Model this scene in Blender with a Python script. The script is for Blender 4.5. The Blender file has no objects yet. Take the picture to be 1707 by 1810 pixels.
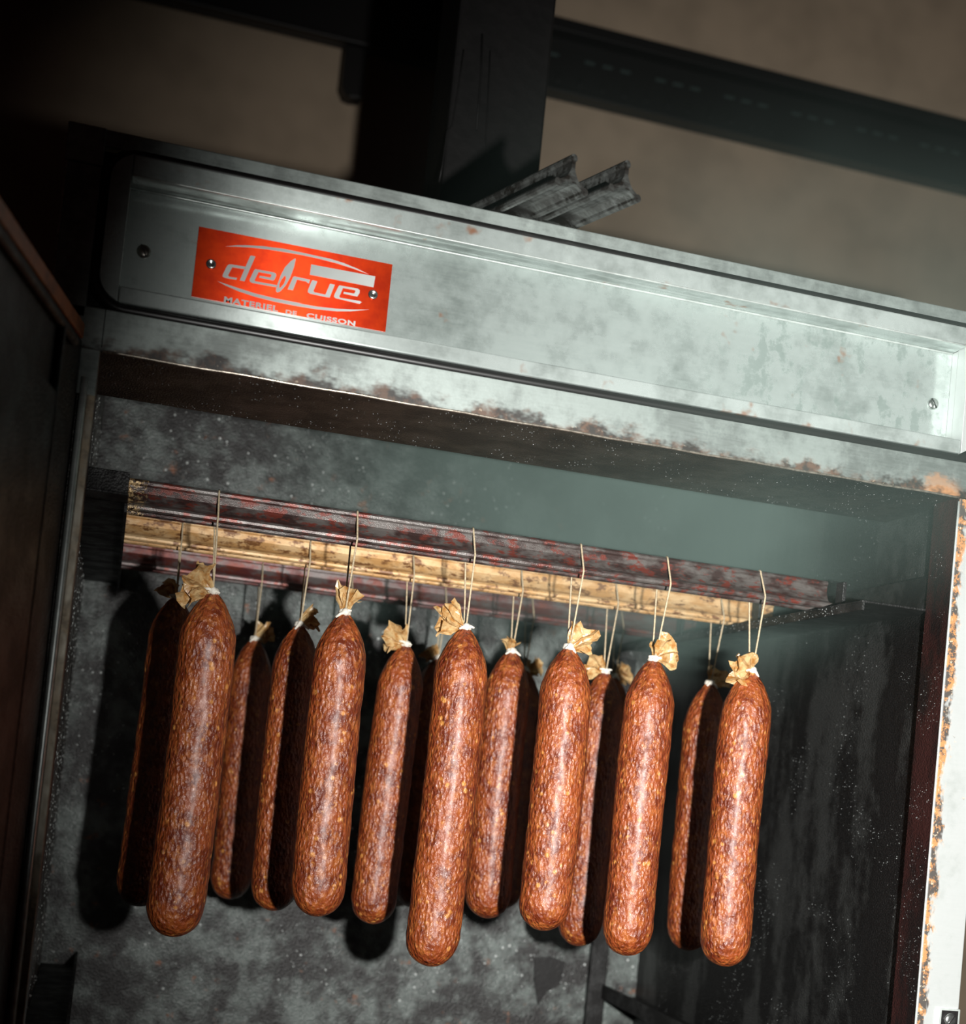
import bpy, bmesh, math, random
from mathutils import Vector, Matrix, noise as mnoise
from mathutils.geometry import tessellate_polygon

random.seed(7)
scn = bpy.context.scene
COL = scn.collection

# ------------------------------------------------------------------ camera
# X runs along the cabinet front, Y into the cabinet, Z up; Z = 0 is the lower edge of the lintel.
IW, IH = 1707.0, 1810.0
FPX = 2492.9
CX, CY = 853.5 + 34.7, 905.0 + 352.6          # the photograph is an off-centre crop
YAW, PITCH, ROLL = 0.27217, 0.04951, 0.09835
CAM = Vector((0.04351, -1.40278, -0.37361))
_f = Vector((math.sin(YAW) * math.cos(PITCH), math.cos(YAW) * math.cos(PITCH), math.sin(PITCH)))
_r = Vector((math.cos(YAW), -math.sin(YAW), 0.0))
_u = _r.cross(_f)
RGT = math.cos(ROLL) * _r + math.sin(ROLL) * _u
UPV = -math.sin(ROLL) * _r + math.cos(ROLL) * _u
FWD = _f
cd = bpy.data.cameras.new('camera')
cam = bpy.data.objects.new('camera', cd)
COL.objects.link(cam)
cam.matrix_world = Matrix(((RGT.x, UPV.x, -FWD.x, CAM.x), (RGT.y, UPV.y, -FWD.y, CAM.y), (RGT.z, UPV.z, -FWD.z, CAM.z), (0, 0, 0, 1)))
cd.sensor_width = 36.0
cd.lens = FPX / IH * 36.0
cd.shift_x = -(CX - IW / 2) / IH
cd.shift_y = (CY - IH / 2) / IH
cd.clip_start = 0.05
cd.dof.use_dof = True
cd.dof.focus_distance = 1.60
cd.dof.aperture_fstop = 4.5
scn.camera = cam

# ------------------------------------------------------------------ world, light, exposure
w = bpy.data.worlds.new('dark_room')
scn.world = w
w.use_nodes = True
w.node_tree.nodes['Background'].inputs[0].default_value = (0.9, 0.42, 0.38, 1)
w.node_tree.nodes['Background'].inputs[1].default_value = 0.0035

LIGHT = Vector((0.285, -1.40, -0.372))        # the photographer's flash, held right of the lens
AZ, EL = math.radians(28), math.radians(5)
AIM = LIGHT + Vector((math.sin(AZ) * math.cos(EL), math.cos(AZ) * math.cos(EL), math.sin(EL)))
ld = bpy.data.lights.new('camera_flash', 'SPOT')
ld.energy = 285.0
ld.color = (1.0, 0.985, 0.95)
ld.spot_size = math.radians(83)
ld.spot_blend = 1.0
ld.shadow_soft_size = 0.016
flash = bpy.data.objects.new('camera_flash', ld)
COL.objects.link(flash)
flash.location = LIGHT
flash.rotation_euler = (AIM - LIGHT).to_track_quat('-Z', 'Y').to_euler()

scn.view_settings.view_transform = 'Standard'
scn.view_settings.look = 'None'
scn.view_settings.gamma = 1.0
scn.view_settings.use_curve_mapping = False
scn.view_settings.exposure = 0.0
cy = scn.cycles
cy.max_bounces = 4; cy.diffuse_bounces = 2; cy.glossy_bounces = 2; cy.transmission_bounces = 2; cy.volume_bounces = 0; cy.transparent_max_bounces = 4
cy.adaptive_threshold = .05

# ------------------------------------------------------------------ photo pixel -> point on a plane of the place
def ray(p):
    return FWD + RGT * ((p[0] - CX) / FPX) - UPV * ((p[1] - CY) / FPX)
def onY(p, y):
    v = ray(p); return CAM + v * ((y - CAM.y) / v.y)
def onZ(p, z):
    v = ray(p); return CAM + v * ((z - CAM.z) / v.z)
def onPlane(p, q, n):
    v = ray(p); return CAM + v * ((q - CAM).dot(n) / v.dot(n))

# ------------------------------------------------------------------ materials
class NT:
    def __init__(s, name):
        s.m = bpy.data.materials.new(name); s.m.use_nodes = True
        s.t = s.m.node_tree; s.n = s.t.nodes; s.l = s.t.links
        s.b = s.n['Principled BSDF']
        s.out = s.n['Material Output']
    def node(s, typ, **kw):
        n = s.n.new(typ)
        for k, v in kw.items(): setattr(n, k, v)
        return n
    def put(s, sock, v):
        if hasattr(v, 'is_output'): s.l.new(v, sock)
        elif v is not None:
            if isinstance(v, (tuple, list)) and len(v) == 3 and sock.type == 'RGBA': v = (*v, 1)
            sock.default_value = v
    def pos(s): return s.node('ShaderNodeNewGeometry').outputs['Position']
    def obj(s): return s.node('ShaderNodeTexCoord').outputs['Object']
    def rnd(s): return s.node('ShaderNodeObjectInfo').outputs['Random']
    def mapv(s, v, scale=(1, 1, 1), loc=(0, 0, 0)):
        n = s.node('ShaderNodeMapping'); s.put(n.inputs['Vector'], v); n.inputs['Scale'].default_value = scale
        s.put(n.inputs['Location'], loc); return n.outputs[0]
    def noise(s, v, sc, det=3, ro=.55, dist=0):
        n = s.node('ShaderNodeTexNoise'); s.put(n.inputs['Vector'], v); n.inputs['Scale'].default_value = sc
        n.inputs['Detail'].default_value = min(det, 3); n.inputs['Roughness'].default_value = ro; n.inputs['Distortion'].default_value = dist
        return n.outputs['Fac']
    def voro(s, v, sc, feat='F1', rand=1):
        n = s.node('ShaderNodeTexVoronoi', feature=feat); s.put(n.inputs['Vector'], v); n.inputs['Scale'].default_value = sc
        n.inputs['Randomness'].default_value = rand
        return n.outputs['Distance']
    def ramp(s, f, a, b):
        n = s.node('ShaderNodeMapRange', interpolation_type='SMOOTHSTEP'); s.put(n.inputs['Value'], f)
        n.inputs['From Min'].default_value = a; n.inputs['From Max'].default_value = b
        return n.outputs[0]
    def math(s, op, a, b=0.0):
        n = s.node('ShaderNodeMath', operation=op); s.put(n.inputs[0], a); s.put(n.inputs[1], b); return n.outputs[0]
    def mix(s, f, a, b):
        n = s.node('ShaderNodeMix', data_type='RGBA'); s.put(n.inputs[0], f); s.put(n.inputs[6], a); s.put(n.inputs[7], b); return n.outputs[2]
    def mixf(s, f, a, b):
        n = s.node('ShaderNodeMix', data_type='FLOAT'); s.put(n.inputs[0], f); s.put(n.inputs[2], a); s.put(n.inputs[3], b); return n.outputs[0]
    def bump(s, h, strength=.5, dist=.001, normal=None):
        n = s.node('ShaderNodeBump'); n.inputs['Strength'].default_value = strength; n.inputs['Distance'].default_value = dist
        s.put(n.inputs['Height'], h)
        if normal is not None: s.put(n.inputs['Normal'], normal)
        return n.outputs[0]
    def xyz(s, v):
        n = s.node('ShaderNodeSeparateXYZ'); s.put(n.inputs[0], v); return n.outputs
    def set(s, **kw):
        names = {'color': 'Base Color', 'metal': 'Metallic', 'rough': 'Roughness', 'normal': 'Normal', 'aniso': 'Anisotropic',
                 'tangent': 'Tangent', 'spec': 'Specular IOR Level', 'coat': 'Coat Weight', 'coatr': 'Coat Roughness', 'arot': 'Anisotropic Rotation',
                 'trans': 'Transmission Weight', 'sss': 'Subsurface Weight', 'ssr': 'Subsurface Radius', 'sssc': 'Subsurface Scale'}
        for k, v in kw.items(): s.put(s.b.inputs[names[k]], v)
        return s.m

def tangent(t): return t.node('ShaderNodeTangent', direction_type='RADIAL', axis='Z').outputs[0]

def m_steel(name, base=(.50, .56, .54), dark=(.20, .225, .215), rust=0.0, soot=None, aniso=.75, rough=(.30, .5), brown=(.20, .13, .08), amt=(.42, .72), bmp=.12):
    t = NT(name); P = t.pos()
    st = t.mapv(P, (3, 3, 40))
    big = t.noise(P, 14, 5, .62)
    fine = t.noise(P, 90, 4, .7)
    br = t.noise(st, 9, 3, .6)
    k = t.ramp(t.math('ADD', t.math('MULTIPLY', big, .75), t.math('MULTIPLY', fine, .3)), *amt)
    c = t.mix(k, base, dark)
    c = t.mix(t.math('MULTIPLY', br, .35), c, (.62, .68, .66))
    if rust:
        rm = t.ramp(t.noise(t.mapv(P, (1, 1, 1), (3.3, 1.1, .7)), 22, 6, .7), .68 - rust * .1, .74)
        c = t.mix(t.math('MULTIPLY', rm, .85), c, (.34, .13, .05))
    met = METAL
    ro = t.mixf(t.ramp(t.math('ADD', big, t.math('MULTIPLY', fine, .4)), .4, .95), rough[0], rough[1])
    if soot:
        m = soot(t, P)
        c = t.mix(m[0], c, m[1]); met = t.math('SUBTRACT', METAL, t.math('MULTIPLY', m[0], METAL * .95)); ro = t.mixf(m[0], ro, .5)
    n = t.bump(fine, bmp, .0006)
    t.set(color=c, metal=met, rough=ro, aniso=aniso, arot=.25, tangent=tangent(t), normal=n)
    return t.m

M = {}
METAL = .6
def soot_lintel(t, P):
    x = t.xyz(P)
    n1 = t.noise(t.mapv(P, (1, 1, 1.6)), 30, 6, .68)
    nb = t.noise(t.mapv(P, (1, 1, .1), (.3, 0, 0)), 7, 3, .6)
    h = t.math('ADD', t.math('MULTIPLY', t.math('SUBTRACT', .0150, x[2]), 42), t.math('MULTIPLY', t.math('SUBTRACT', n1, .5), 2.6))
    h = t.math('ADD', h, t.math('MULTIPLY', t.math('SUBTRACT', nb, .5), 2.4))
    m = t.ramp(h, -.1, .6)
    rustc = t.mix(t.ramp(t.noise(P, 48, 5, .7), .42, .6), (.022, .015, .013), (.10, .05, .03))
    rustc = t.mix(t.ramp(t.noise(P, 120, 3, .7), .62, .75), rustc, (.42, .33, .24))
    dx = t.math('MULTIPLY', t.math('SUBTRACT', x[0], .925), 1.0); dz = t.math('SUBTRACT', x[2], .010)
    d2 = t.math('ADD', t.math('POWER', t.math('MULTIPLY', dx, 45), 2.0), t.math('POWER', t.math('MULTIPLY', dz, 60), 2.0))
    org = t.ramp(t.math('ADD', d2, t.math('MULTIPLY', t.math('SUBTRACT', n1, .5), 9.0)), 1.6, -.6)
    rustc = t.mix(org, rustc, (.42, .20, .085)); m = t.math('MAXIMUM', m, t.math('MULTIPLY', org, .7))
    return (t.math('MULTIPLY', m, .95), rustc)

def stain_plate(t, P):
    # dried drip marks and dull patches towards the latch end of the panel
    x = t.xyz(P)
    n1 = t.noise(t.mapv(P, (1, 1, .35)), 34, 4, .65)
    n2 = t.noise(t.mapv(P, (1, 1, 1), (1.7, 0, .4)), 75, 4, .72)
    k = t.math('ADD', t.math('MULTIPLY', n1, .6), t.math('MULTIPLY', n2, .4))
    m = t.math('MULTIPLY', t.ramp(k, .49, .58), t.ramp(x[0], .55, .72))
    return (t.math('MULTIPLY', m, .75), (.15, .19, .175))

def soot_jamb(t, P):
    x = t.xyz(P)
    n1 = t.noise(t.mapv(P, (1, 1, .55)), 55, 6, .72)
    nb = t.noise(t.mapv(P, (.3, 1, 1)), 9, 3, .6)
    h = t.math('ADD', t.math('MULTIPLY', t.math('SUBTRACT', .9655, x[0]), 70), t.math('MULTIPLY', t.math('SUBTRACT', n1, .5), 2.6))
    h = t.math('ADD', h, t.math('MULTIPLY', t.math('SUBTRACT', nb, .5), 1.3))
    spots = t.ramp(t.noise(t.mapv(P, (1, 1, 1), (5, 2, 1)), 42, 5, .7), .66, .72)
    m = t.math('MAXIMUM', t.ramp(h, .0, .5), t.math('MULTIPLY', spots, .6))
    gz = t.noise(t.mapv(P, (.2, .2, 1)), 11, 2, .5)
    c = t.mix(t.ramp(t.math('ADD', t.noise(P, 90, 4, .75), t.math('MULTIPLY', t.math('SUBTRACT', gz, .5), .5)), .44, .56), (.03, .018, .012), (.46, .19, .045))
    c = t.mix(t.ramp(t.noise(P, 190, 3, .7), .58, .68), c, (.62, .52, .36))
    return (t.math('MULTIPLY', m, .93), c)

def soot_left(t, P):
    n1 = t.noise(t.mapv(P, (1, 1, .4)), 40, 6, .7)
    m = t.ramp(n1, .38, .62)
    c = t.mix(t.ramp(t.noise(P, 90, 5, .7), .4, .62), (.22, .16, .10), (.52, .40, .26))
    return (t.math('MULTIPLY', m, .8), c)

METAL = .42
M['plate'] = m_steel('brushed_steel_plate', base=(.43, .495, .475), dark=(.20, .24, .225), rust=.45, soot=stain_plate, aniso=.97, rough=(.22, .30), amt=(.44, .74), bmp=.04)
M['trim'] = m_steel('header_trim_steel', base=(.52, .585, .565), dark=(.22, .255, .24), rust=.75, aniso=.95, rough=(.24, .36), amt=(.42, .74), bmp=.06)
METAL = .55
M['frame'] = m_steel('galvanised_frame_steel', base=(.40, .46, .435), dark=(.12, .14, .13), rust=.2, aniso=.5, rough=(.36, .55), amt=(.38, .66))
M['lintel'] = m_steel('lintel_steel', base=(.40, .46, .435), dark=(.13, .15, .14), soot=soot_lintel, aniso=.5, rough=(.36, .55), amt=(.38, .66))
M['bright'] = m_steel('clean_bright_steel', base=(.80, .83, .82), dark=(.62, .66, .64), aniso=.5, rough=(.34, .5), amt=(.5, .85))
M['jamb'] = m_steel('jamb_steel', base=(.80, .83, .82), dark=(.52, .56, .53), soot=soot_jamb, aniso=.5, rough=(.34, .5), amt=(.5, .85))
M['jamb_l'] = m_steel('hinge_side_steel', base=(.66, .60, .48), dark=(.36, .29, .20), soot=soot_left, aniso=.3, rough=(.36, .5))

def m_simple(name, color, rough=.5, metal=0.0, nscale=0, namt=.4, bump=.0, bscale=200, spec=.5):
    t = NT(name); P = t.pos(); c = color
    if nscale:
        f = t.noise(P, nscale, 5, .65)
        c = t.mix(t.math('MULTIPLY', t.ramp(f, .35, .7), namt), color, tuple(x * .25 for x in color))
    kw = dict(color=c, rough=rough, metal=metal, spec=spec)
    if bump: kw['normal'] = t.bump(t.noise(P, bscale, 3, .6), bump, .001)
    return t.set(**kw)

M['rubber'] = m_simple('black_rubber', (.012, .011, .011), .33)
M['bead'] = m_simple('edge_bead_steel', (.62, .55, .46), .28, .8, 120, .8)
M['jbead'] = m_simple('edge_steel_and_highlight', (.74, .80, .77), .3, .5, 60, .35)  # edge steel; its pale colour also paints the header fold highlights
M['chrome'] = m_simple('screw_steel', (.7, .73, .71), .25, .95, 300, .4)
M['oldscrew'] = m_simple('tarnished_screw_steel', (.3, .28, .25), .3, .95, 300, .5)
M['black'] = m_simple('blackened_steel', (.013, .012, .012), .42, .0, 40, .5, .4, 160)
M['print'] = m_simple('bare_metal_print', (.86, .86, .84), .4, .25, 30, .06)
M['bar'] = m_simple('bare_metal_field', (.74, .78, .76), .4, .2, 30, .08)
M['string'] = m_simple('cotton_twine', (.62, .50, .33), .8, 0, 400, .5, .5, 900)
M['knot'] = m_simple('white_cotton_twine', (.85, .80, .70), .75, 0, 500, .3, .6, 700)
M['rustlip'] = m_simple('rusted_door_lip', (.40, .13, .03), .5, 0, 45, .8, .3, 200)
M['wall'] = m_simple('taupe_plaster', (.50, .385, .275), .85, 0, 2.5, .35, .1, 60)
M['floor'] = m_simple('dark_concrete', (.10, .09, .08), .7, 0, 6, .5)
M['railblack'] = m_simple('black_painted_rail', (.010, .009, .009), .5, 0)
M['slot'] = m_simple('lit_slot_edge', (.06, .085, .08), .4, .3)  # light catching the slot edges, put into the colour

def m_redplate():
    t = NT('red_enamel_plate'); P = t.pos()
    f = t.noise(P, 60, 4, .6)
    c = t.mix(t.ramp(f, .3, .75), (.72, .045, .003), (.54, .026, .003))
    return t.set(color=c, metal=.8, rough=.28, aniso=.95, arot=.25, tangent=tangent(t))
M['redplate'] = m_redplate()

def m_soot(name, c0, c1, sc, rust=.0, patch=(.42, .62), bscale=150, bstr=.7, rough=.3, spec=.6, streak=1.0, gl=(.0, 1.0)):
    """greasy smoke tar: mottled colour, beaded glossy relief"""
    t = NT(name); P = t.pos()
    n1 = t.noise(t.mapv(P, (1, 1, streak)), sc, 6, .68)
    n2 = t.noise(P, sc * 6, 4, .7)
    k = t.ramp(t.math('ADD', t.math('MULTIPLY', n1, .8), t.math('MULTIPLY', n2, .2)), *patch)
    c = t.mix(k, c0, c1)
    if rust:
        r = t.ramp(t.noise(t.mapv(P, (1, 1, 1), (2, 4, 1)), 26, 5, .7), .69 - rust * .05, .74)
        c = t.mix(t.math('MULTIPLY', r, .8), c, (.30, .10, .035))
    v = t.voro(P, bscale, 'F1')
    v2 = t.noise(P, bscale * 2.3, 2, .6)
    h = t.math('ADD', v, t.math('MULTIPLY', v2, .5))
    rr = t.mixf(t.ramp(n1, .35, .65), rough + .2, rough)
    t.set(color=c, rough=rr, spec=spec, normal=t.bump(h, bstr, .0016))
    return t.m
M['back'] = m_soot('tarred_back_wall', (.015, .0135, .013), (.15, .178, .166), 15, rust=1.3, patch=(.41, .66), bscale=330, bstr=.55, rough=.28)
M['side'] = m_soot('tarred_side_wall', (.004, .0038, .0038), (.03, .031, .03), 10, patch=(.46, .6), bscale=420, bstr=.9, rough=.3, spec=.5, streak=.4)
M['sidel'] = m_soot('tarred_hinge_side_wall', (.05, .04, .036), (.26, .25, .235), 16, rust=1.2, bscale=330, bstr=.7, rough=.25)
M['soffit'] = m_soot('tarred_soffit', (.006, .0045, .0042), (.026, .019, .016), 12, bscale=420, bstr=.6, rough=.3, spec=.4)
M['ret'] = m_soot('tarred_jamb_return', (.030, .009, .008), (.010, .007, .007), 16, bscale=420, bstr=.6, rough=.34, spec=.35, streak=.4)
M['rail'] = m_soot('tarred_rail', (.005, .0045, .0045), (.022, .022, .022), 25, bscale=420, bstr=.4, rough=.38, spec=.35)
M['door'] = m_soot('tarred_door_inside', (.004, .003, .003), (.010, .008, .008), 12, bscale=260, bstr=.5, rough=.36, spec=.3)
M['duct'] = m_soot('tarred_flue', (.004, .0035, .0035), (.009, .008, .008), 6, bscale=60, bstr=.25, rough=.5, spec=.25, streak=.25)

def m_rod(name, a, b, c2, rough=.34, metal=.3, crust=False):
    t = NT(name); P = t.obj()
    n1 = t.noise(t.mapv(P, (.5, 1, 1)), 52, 4, .7)
    n2 = t.noise(t.mapv(P, (.6, 1, 1), (4, 1, 2)), 75, 5, .75)
    c = t.mix(t.ramp(n1, .38, .62), a, b)
    c = t.mix(t.ramp(n2, .50, .64), c, c2)
    nn = t.noise(P, 900, 2, .6)
    h = nn
    if crust:
        x = t.xyz(P)
        m = t.ramp(t.math('ADD', t.math('MULTIPLY', x[0], 30), t.math('MULTIPLY', t.noise(P, 130, 3, .7), 2.2)), 2.9, 2.3)
        c = t.mix(m, c, t.mix(t.ramp(t.noise(P, 230, 3, .7), .45, .55), (.05, .025, .012), (.75, .52, .26)))
        h = t.math('ADD', nn, t.math('MULTIPLY', t.math('MULTIPLY', m, t.noise(P, 230, 3, .7)), 4))
    return t.set(color=c, rough=rough, metal=metal, normal=t.bump(h, .35, .0007))
M['rod_f'] = m_rod('smoked_rod', (.042, .022, .020), (.125, .112, .105), (.15, .032, .022), .32, .3, True)
M['rod_m'] = m_rod('pale_rod', (.58, .32, .12), (.74, .50, .26), (.20, .085, .03), .42, .15)
M['rod_r'] = m_rod('red_brown_rod', (.14, .04, .038), (.17, .14, .135), (.19, .045, .03), .33, .35)
M['rod_t'] = m_rod('black_rod', (.03, .027, .025), (.10, .105, .10), (.014, .010, .008), .34, .3)

def m_sausage():
    t = NT('smoked_sausage_skin')
    O = t.obj(); R = t.rnd()
    cmb = t.node('ShaderNodeCombineXYZ'); t.put(cmb.inputs[0], t.math('MULTIPLY', R, 7.1)); t.put(cmb.inputs[1], t.math('MULTIPLY', R, 3.7)); t.put(cmb.inputs[2], t.math('MULTIPLY', R, 9.3))
    V = t.mapv(O, (1, 1, 1), cmb.outputs[0])
    n1 = t.noise(V, 42, 5, .66)
    n2 = t.noise(t.mapv(V, (1, 1, .6)), 130, 4, .7)
    c = t.mix(t.ramp(n1, .36, .64), (.14, .020, .005), (.30, .062, .013))
    c = t.mix(t.math('MULTIPLY', t.ramp(n2, .45, .68), .75), c, (.44, .13, .028))
    fat = t.voro(V, 88)
    sel = t.noise(t.mapv(V, (1, 1, 1), (1, 2, 3)), 55, 3, .6)
    fm = t.math('MULTIPLY', t.ramp(fat, .34, .16), t.ramp(sel, .5, .62))
    c = t.mix(t.math('MULTIPLY', fm, .85), c, (.70, .30, .07))
    # wrinkled casing: fine cells stretched along the sausage
    W = t.mapv(V, (1, 1, .55))
    v = t.voro(W, 240, 'F1')
    wr = t.noise(W, 300, 3, .6, .6)
    bg = t.noise(V, 70, 3, .6)
    h = t.math('ADD', t.math('ADD', t.math('MULTIPLY', v, .9), t.math('MULTIPLY', wr, .9)), t.math('MULTIPLY', bg, 1.1))
    n = t.bump(h, .95, .0021)
    t.set(color=c, rough=.40, spec=.72, normal=n, coat=.28, coatr=.34, sss=.0)
    return t.m
M['sausage'] = m_sausage()

def m_casing():
    t = NT('dry_casing')
    V = t.obj()
    f = t.noise(V, 110, 4, .65)
    c = t.mix(t.ramp(f, .35, .7), (.78, .56, .28), (.50, .22, .05))
    t.set(color=c, rough=.28, spec=.6, normal=t.bump(t.noise(V, 260, 3, .6), .5, .001))
    tr = t.node('ShaderNodeBsdfTranslucent'); t.put(tr.inputs[0], c)
    mx = t.node('ShaderNodeMixShader'); mx.inputs[0].default_value = .3
    t.l.new(t.b.outputs[0], mx.inputs[1]); t.l.new(tr.outputs[0], mx.inputs[2]); t.l.new(mx.outputs[0], t.out.inputs['Surface'])
    return t.m
M['casing'] = m_casing()

# ------------------------------------------------------------------ mesh helpers
class MB:
    def __init__(s): s.v = []; s.f = []
    def box(s, x0, x1, y0, y1, z0, z1):
        b = len(s.v)
        s.v += [(x, y, z) for z in (z0, z1) for y in (y0, y1) for x in (x0, x1)]
        s.f += [tuple(b + i for i in q) for q in ((0, 2, 3, 1), (4, 5, 7, 6), (0, 1, 5, 4), (2, 6, 7, 3), (0, 4, 6, 2), (1, 3, 7, 5))]
        return s
    def prism(s, pts, y0, y1):
        """closed polygon of (x,z) pushed from y0 to y1"""
        b = len(s.v); n = len(pts)
        s.v += [(x, y0, z) for x, z in pts] + [(x, y1, z) for x, z in pts]
        tri = tessellate_polygon([[Vector((x, z, 0)) for x, z in pts]])
        s.f += [tuple(b + i for i in t) for t in tri] + [tuple(b + n + i for i in reversed(t)) for t in tri]
        s.f += [(b + i, b + (i + 1) % n, b + n + (i + 1) % n, b + n + i) for i in range(n)]
        return s
    def sheet(s, loops, fn, thick):
        """flat printed shape with optional holes; fn maps a 2D point to 3D, thick is a 3D offset"""
        b = len(s.v); flat = [p for lp in loops for p in lp]; n = len(flat)
        tri = tessellate_polygon([[Vector((p[0], p[1], 0)) for p in lp] for lp in loops])
        P = [Vector(fn(p)) for p in flat]
        s.v += [tuple(p) for p in P] + [tuple(p + thick) for p in P]
        s.f += [tuple(b + i for i in t) for t in tri] + [tuple(b + n + i for i in reversed(t)) for t in tri]
        k = 0
        for lp in loops:
            m = len(lp)
            for i in range(m):
                a, c = b + k + i, b + k + (i + 1) % m
                s.f.append((a, c, c + n, a + n))
            k += m
        return s
    def tube(s, path, r, seg=8, closed=False):
        P = [Vector(p) for p in path]; n = len(P); b = len(s.v)
        prev = None
        for i in range(n):
            if closed: d = (P[(i + 1) % n] - P[i - 1])
            else: d = P[min(i + 1, n - 1)] - P[max(i - 1, 0)]
            d.normalize()
            a = Vector((0, 1, 0)) if abs(d.y) < .9 else Vector((1, 0, 0))
            if prev is not None: a = prev
            u = (a - d * a.dot(d)).normalized(); v = d.cross(u); prev = u
            rr = r[i] if isinstance(r, (list, tuple)) else r
            s.v += [tuple(P[i] + (u * math.cos(2 * math.pi * k / seg) + v * math.sin(2 * math.pi * k / seg)) * rr) for k in range(seg)]
        for i in range(n if closed else n - 1):
            j = (i + 1) % n
            for k in range(seg):
                s.f.append((b + i * seg + k, b + i * seg + (k + 1) % seg, b + j * seg + (k + 1) % seg, b + j * seg + k))
        if not closed:
            s.f.append(tuple(b + k for k in reversed(range(seg)))); s.f.append(tuple(b + (n - 1) * seg + k for k in range(seg)))
        return s
    def extrude_x(s, prof, x0, x1, nx=1):
        """closed profile of (y,z) along x"""
        b = len(s.v); n = len(prof)
        for i in range(nx + 1):
            x = x0 + (x1 - x0) * i / nx
            s.v += [(x, y, z) for y, z in prof]
        for i in range(nx):
            for k in range(n):
                a = b + i * n
                s.f.append((a + k, a + (k + 1) % n, a + n + (k + 1) % n, a + n + k))
        tri = tessellate_polygon([[Vector((y, z, 0)) for y, z in prof]])
        s.f += [tuple(b + i for i in t) for t in tri] + [tuple(b + nx * n + i for i in reversed(t)) for t in tri]
        return s
    def lathe(s, prof, c, ax, seg=20):
        """profile of (radius, distance along ax) from centre c"""
        ax = Vector(ax).normalized(); a = Vector((0, 0, 1)) if abs(ax.z) < .9 else Vector((1, 0, 0))
        u = (a - ax * a.dot(ax)).normalized(); v = ax.cross(u); c = Vector(c); b = len(s.v)
        for r, h in prof:
            s.v += [tuple(c + ax * h + (u * math.cos(2 * math.pi * k / seg) + v * math.sin(2 * math.pi * k / seg)) * max(r, 1e-5)) for k in range(seg)]
        for i in range(len(prof) - 1):
            for k in range(seg):
                s.f.append((b + i * seg + k, b + i * seg + (k + 1) % seg, b + (i + 1) * seg + (k + 1) % seg, b + (i + 1) * seg + k))
        s.f.append(tuple(b + k for k in reversed(range(seg)))); s.f.append(tuple(b + (len(prof) - 1) * seg + k for k in range(seg)))
        return s
    def build(s, name, mat, parent=None, smooth=False, bevel=0.0, mtx=None):
        me = bpy.data.meshes.new(name)
        vs = s.v
        off = WORLD(parent) if parent else Vector((0, 0, 0))
        if mtx is not None: vs = [mtx @ Vector(v) for v in vs]
        me.from_pydata([tuple(Vector(v) - off) for v in vs], [], s.f)
        me.update()
        bm = bmesh.new(); bm.from_mesh(me); bmesh.ops.recalc_face_normals(bm, faces=bm.faces); bm.to_mesh(me); bm.free()
        if smooth:
            for p in me.polygons: p.use_smooth = True
        me.materials.append(M[mat] if isinstance(mat, str) else mat)
        o = bpy.data.objects.new(name, me)
        COL.objects.link(o)
        if parent: o.parent = parent
        if bevel:
            md = o.modifiers.new('edge', 'BEVEL'); md.width = bevel; md.segments = 2; md.limit_method = 'ANGLE'; md.angle_limit = math.radians(40)
            md.harden_normals = False
        return o

def WORLD(o):
    p = Vector((0, 0, 0))
    while o: p = p + o.location; o = o.parent
    return p
def empty(name, loc):
    o = bpy.data.objects.new(name, None); o.empty_display_size = .05; COL.objects.link(o); o.location = loc; return o
def tag(o, label=None, cat=None, group=None, kind=None):
    if label: o['label'] = label
    if cat: o['category'] = cat
    if group: o['group'] = group
    if kind: o['kind'] = kind
    return o
def B(*a): return MB().box(*a)

# ------------------------------------------------------------------ the setting
ZF = -1.62
tag(B(-3.5, 5.5, 2.40, 2.50, ZF, 3.6).build('wall_back', 'wall'), 'plain taupe plaster wall behind the cabinet', 'wall', kind='structure')
tag(B(-3.5, 5.5, -3.2, 2.40, ZF - .08, ZF).build('floor', 'floor'), 'dark concrete floor under the cabinet', 'floor', kind='structure')

# black slotted rail fixed high on the wall
YR = 2.30
zl = onY((970, 168), YR).z
zt = onY((970, 42), YR).z
rl = empty('wall_rail', (1.2, YR, zl))
tag(rl, 'black slotted steel rail fixed along the taupe wall', 'rail')
B(-1.6, 4.6, YR, YR + .02, zl, zt).build('web', 'railblack', rl, bevel=.003)
B(-1.6, 4.6, YR - .05, YR, zt - .035, zt).build('top_flange', 'railblack', rl, bevel=.003)
B(-1.6, 4.6, YR - .035, YR, zl, zl + .014).build('bottom_flange', 'railblack', rl, bevel=.003)
for s in range(2):
    xx = -1.4 + s * 5.4
    B(xx, xx + .06, YR + .02, 2.40, zl + .02, zt - .02).build('wall_fixing', 'railblack', rl)
zs = onY((1060, 118), YR).z
for i in range(34):
    x0 = .70 + i * .0535
    if i % 4 == 3: continue
    B(x0, x0 + .030, YR - .008, YR, zs - .003, zs + .005).build('slot_lip', 'slot', rl, bevel=.002)
for i in range(16):
    x0 = .72 + i * .066
    B(x0, x0 + .012, YR - .010, YR, zs - .075, zs - .045).build('rivet_plate', 'railblack', rl, bevel=.003)
bx0 = onY((603, 140), YR).x; bx1 = onY((642, 140), YR).x; bz = onY((620, 178), YR).z
br = MB().prism([(bx0, zl - .001), (bx0, bz + .03), (bx0 + .012, bz + .006), (bx0 + .03, bz), (bx1, bz + .004), (bx1, zl - .001)], YR - .02, YR + .03)
o = br.build('hanger', 'railblack', rl, bevel=.004)

# ------------------------------------------------------------------ the smoking cabinet
W = 0.95
XL, XR = -.052, 1.003          # outer sides
ZT = .2155                     # top
YB = .88                       # inner back
cab = empty('smoking_cabinet', (.4755, .45, ZF))
tag(cab, 'stainless steel smoking cabinet with open door, red name plate and tar-blackened chamber', 'smoker')
ZB = ZF + .06
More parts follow.
